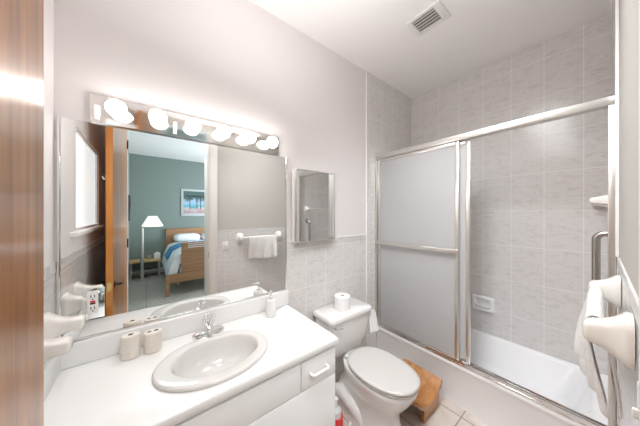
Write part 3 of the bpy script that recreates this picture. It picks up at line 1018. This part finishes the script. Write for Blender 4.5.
# ------------------------------------------------------------------ wooden door, swung in against the window wall
door = bpy.data.objects.new('door_1', None)
COL.objects.link(door)
hx, hy = -0.152, YC + 0.004
door.location = (hx, hy, 0.008)
struct(door)
b = MB()
b.box(hx - 0.036, hx, hy, hy + 0.846, 0.008, DH - 0.004)
b.build('leaf', M['door_wood'], door)
MB().box(hx - 0.0362, hx + 0.0002, hy + 0.846, hy + 0.8475, 0.008, DH - 0.004).build('leading_edge', M['lit_door_edge'], door)
ky, kz = hy + 0.785, 0.985
for s, x in ((1, hx), (-1, hx - 0.036)):
    mb = MB()
    mb.lathe((x, ky, kz), [(0.026, 0), (0.026, s * 0.006), (0.011, s * 0.010), (0.010, s * 0.038)], 20, axis='x')
    mb.tube([(x + s * 0.036, ky, kz), (x + s * 0.040, ky - 0.03, kz), (x + s * 0.038, ky - 0.09, kz + 0.003)], [0.009, 0.008, 0.007], 12)
    mb.build('door_handle', M['bronze'], door)
MB().box(hx - 0.030, hx - 0.006, hy + 0.8476, hy + 0.8485, kz - 0.03, kz + 0.03).build('latch_plate', M['brass'], door)
mb = MB()
mb.tube([(hx - 0.0365, hy + 0.78, 1.755), (hx - 0.055, hy + 0.78, 1.745), (hx - 0.062, hy + 0.78, 1.765)], 0.005, 8)
mb.tube([(hx - 0.0365, hy + 0.78, 1.760), (hx - 0.048, hy + 0.78, 1.775)], 0.004, 8)
mb.build('coat_hook', M['white'], door)
for z in (0.3, 1.2, 2.2):
    MB().lathe((hx + 0.004, hy + 0.002, z), [(0.006, -0.045), (0.006, 0.045)], 12).build('hinge', M['bronze'], door)
door.rotation_euler = (0, 0, R(2.25))

# ------------------------------------------------------------------ bedroom seen in the mirror
# floor lamp
lx, ly = -0.076, -3.50
t = thing('floor_lamp', 'grey floor lamp with white pleated shade on a side arm in the bedroom', 'lamp', (lx, ly, 0))
MB().lathe((lx, ly, 0), [(0.135, 0), (0.135, 0.012), (0.03, 0.03), (0.022, 0.05)], 32).build('base', M['grey_metal'], t)
MB().tube([(lx, ly, 0.045), (lx, ly, 1.17)], 0.033, 14).build('pole', M['grey_metal'], t)
MB().tube([(lx, ly, 1.165), (lx + 0.05, ly, 1.19), (lx + 0.14, ly, 1.19), (lx + 0.19, ly, 1.215)], 0.011, 10).build('arm', M['grey_metal'], t)
rg = []
for r, z in ((0.205, 1.205), (0.082, 1.44), (0.079, 1.44), (0.200, 1.207), (0.205, 1.205)):
    rg.append([(lx + 0.19 + (r + (0.003 if i % 2 else 0)) * cos(2 * pi * i / 48), ly + r * sin(2 * pi * i / 48), z) for i in range(48)])
MB().loft(rg, False, False).build('shade', M['shade'], t)

# low bench
t = thing('bench', 'low yellow wooden bench along the teal bedroom wall', 'bench', (0.0, -3.82, 0))
MB().box(XL + 0.006, 0.275, -4.02, -3.60, 0.365, 0.40, bev=0.004).build('top', M['bench_wood'], t)
MB().box(XL + 0.02, 0.265, -3.98, -3.64, 0.14, 0.165).build('shelf', M['grey_metal'], t)
for x in (XL + 0.02, 0.232):
    for y in (-4.0, -3.66):
        MB().box(x, x + 0.035, y, y + 0.035, 0, 0.365).build('leg', M['grey_metal'], t)
bt = MB().box(0.145, 0.27, -3.86, -3.74, 0.4005, 0.535, bev=0.012)
bt.lathe((0.207, -3.80, 0.533), [(0.030, 0), (0.02, 0.02), (0.004, 0.035)], 12)
tag(bt.build('tissue_box', M['sheet']), 'white tissue box on the low bedroom bench', 'tissue box')
cp = MB().lathe((0.055, -3.80, 0.4005), [(0.034, 0), (0.038, 0.005), (0.04, 0.085), (0.036, 0.085), (0.033, 0.01)], 24)
tag(cp.build('cup', M['grey_metal']), 'small grey cup on the low bedroom bench', 'cup')

# bed
t = thing('bed', 'wooden bed with slatted footboard and white bedding in the bedroom', 'bed', (1.1, -2.95, 0))
BX0, BX1 = 0.27, 1.95
MB().box(0.39, BX1, -4.03, -3.985, 0.1, 1.11, bev=0.006).build('headboard', M['bed_wood'], t)
b = MB()
b.box(0.515, BX1 - 0.25, -1.935, -1.905, 0.385, 0.955, bev=0.003)
for z in (0.86, 0.895, 0.93):
    b.box(0.62, BX1 - 0.35, -1.904, -1.9, z - 0.006, z + 0.006, mi=1)
b.build('footboard', [M['bed_wood'], M['sheet']], t)
MB().box(BX0, BX1, -1.945, -1.885, 0.235, 0.384, bev=0.003).build('foot_rail', M['bed_wood'], t)
for x in (BX0, BX1 - 0.05):
    MB().box(x, x + 0.058, -1.943, -1.887, 0, 0.2345).build('leg', M['bed_wood'], t)
MB().box(0.45, 0.49, -3.98, -1.95, 0.17, 0.30).build('side_rail', M['bed_wood'], t)
MB().box(0.50, BX1 - 0.05, -3.97, -1.96, 0.30, 0.50, bev=0.04).build('mattress', M['sheet'], t)
# duvet with drooping side
rg = []
for k in range(13):
    y = -1.98 - 1.95 * k / 12
    wv = 0.025 * sin(k * 1.7)
    rg.append([(0.34 + wv, y, 0.24), (0.31 + wv, y, 0.34), (0.35 + wv * 0.6, y, 0.52), (0.44, y, 0.70), (0.60, y, 0.78), (1.1, y, 0.80), (1.6, y, 0.78), (1.85, y, 0.66), (1.9, y, 0.35),
               (1.84, y, 0.35), (1.80, y, 0.55), (0.5, y, 0.55), (0.42, y, 0.24)])
MB().loft(rg).build('duvet', M['sheet'], t, angle=70)
rg = []
for k in range(4):
    y = -2.70 - 0.55 * k / 3
    rg.append([(0.322, y, 0.545), (0.425, y, 0.725), (0.595, y, 0.80), (1.1, y, 0.822), (1.6, y, 0.80), (1.86, y, 0.68),
               (1.855, y, 0.67), (1.6, y, 0.785), (1.1, y, 0.807), (0.60, y, 0.785), (0.435, y, 0.71), (0.34, y, 0.535)])
tag(MB().loft(rg).build('throw_blanket', M['blue'], angle=70), 'blue throw blanket laid across the white bed', 'blanket')
for k, (x, lab) in enumerate(((0.83, 'white pillow at the headboard, on the bench side of the bed'), (1.46, 'white pillow at the headboard, on the far side of the bed'))):
    rg = []
    for z, s in ((0.803, 0.80), (0.83, 0.97), (0.90, 1.0), (0.95, 0.90), (0.975, 0.6)):
        rg.append(rrect(x - 0.29 * s, x + 0.29 * s, -3.72 - 0.20 * s, -3.72 + 0.20 * s, 0.09 * s, z))
    tag(MB().loft(rg).build('pillow', M['sheet'], angle=70), lab, 'pillow', 'pillows on the bed')

# picture on the teal wall
t = thing('framed_picture', 'white framed beach picture with palms on the teal bedroom wall', 'picture', (1.05, BY + 0.02, 1.42))
px0, px1, pz0, pz1 = 0.735, 1.62, 1.43, 2.165
yy = BY + 0.001
MB().box(px0, px1, yy, yy + 0.02, pz0, pz1, bev=0.003).build('frame', M['picmat'], t)
pm = bpy.data.materials.new('beach_print')
pm.use_nodes = True
nt = pm.node_tree
bs = nt.nodes['Principled BSDF']
g_ = nt.nodes.new('ShaderNodeNewGeometry')
s_ = nt.nodes.new('ShaderNodeSeparateXYZ')
nt.links.new(g_.outputs['Position'], s_.inputs[0])
mr = nt.nodes.new('ShaderNodeMapRange')
mr.inputs[1].default_value, mr.inputs[2].default_value = pz0 + 0.1, pz1 - 0.1
nt.links.new(s_.outputs[2], mr.inputs[0])
n_ = nt.nodes.new('ShaderNodeTexNoise')
n_.inputs['Scale'].default_value = 9
n_.inputs['Detail'].default_value = 5
nt.links.new(g_.outputs['Position'], n_.inputs['Vector'])
ad = nt.nodes.new('ShaderNodeMath')
ad.operation = 'MULTIPLY_ADD'
nt.links.new(n_.outputs['Fac'], ad.inputs[0])
ad.inputs[1].default_value = 0.45
nt.links.new(mr.outputs[0], ad.inputs[2])
rp = nt.nodes.new('ShaderNodeValToRGB')
cr = rp.color_ramp
cr.elements[0].position, cr.elements[0].color = 0.25, (0.45, 0.30, 0.33, 1)
cr.elements[1].position, cr.elements[1].color = 1.15 / 1.25, (0.08, 0.14, 0.14, 1)
for p_, c_ in ((0.42, (0.60, 0.52, 0.52, 1)), (0.5, (0.10, 0.38, 0.45, 1)), (0.62, (0.22, 0.50, 0.62, 1)), (0.78, (0.40, 0.55, 0.75, 1))):
    e_ = cr.elements.new(p_)
    e_.color = c_
nt.links.new(ad.outputs[0], rp.inputs['Fac'])
nt.links.new(rp.outputs['Color'], bs.inputs['Base Color'])
pr = MB().box(px0 + 0.055, px1 - 0.055, yy + 0.02, yy + 0.0215, pz0 + 0.075, pz1 - 0.055).build('print', pm, t)
b = MB()
for x, lean in ((0.93, 0.03), (1.10, -0.02), (1.19, 0.05), (1.42, -0.04)):
    b.box(x, x + 0.018, yy + 0.0216, yy + 0.0225, 1.62, 1.97)
    for k in range(7):
        a = R(20 + k * 23)
        b.prism([(x + 0.009, 1.965), (x + 0.009 + 0.11 * cos(a), 1.97 + 0.05 * sin(a)), (x + 0.009 + 0.10 * cos(a), 1.945 + 0.05 * sin(a))], 'y', yy + 0.0216, yy + 0.0222)
b.build('palms', M['black'], pr)

# post and hanging scarf by the bedroom side wall
sbox('trim_5', wood_mat('side_post', (0.30, 0.22, 0.18), (0.42, 0.31, 0.27)), XL, XL + 0.03, -3.0, -2.85, 0, 2.05)
sc_ = MB()
sc_.tube([(XL + 0.045, -2.86, 1.86), (XL + 0.05, -2.82, 1.7), (XL + 0.042, -2.84, 1.5), (XL + 0.045, -2.86, 1.35)], [0.02, 0.03, 0.025, 0.015], 10)
tag(sc_.build('scarf', M['black']), 'dark scarf hanging from the wooden post on the bedroom side wall', 'scarf')
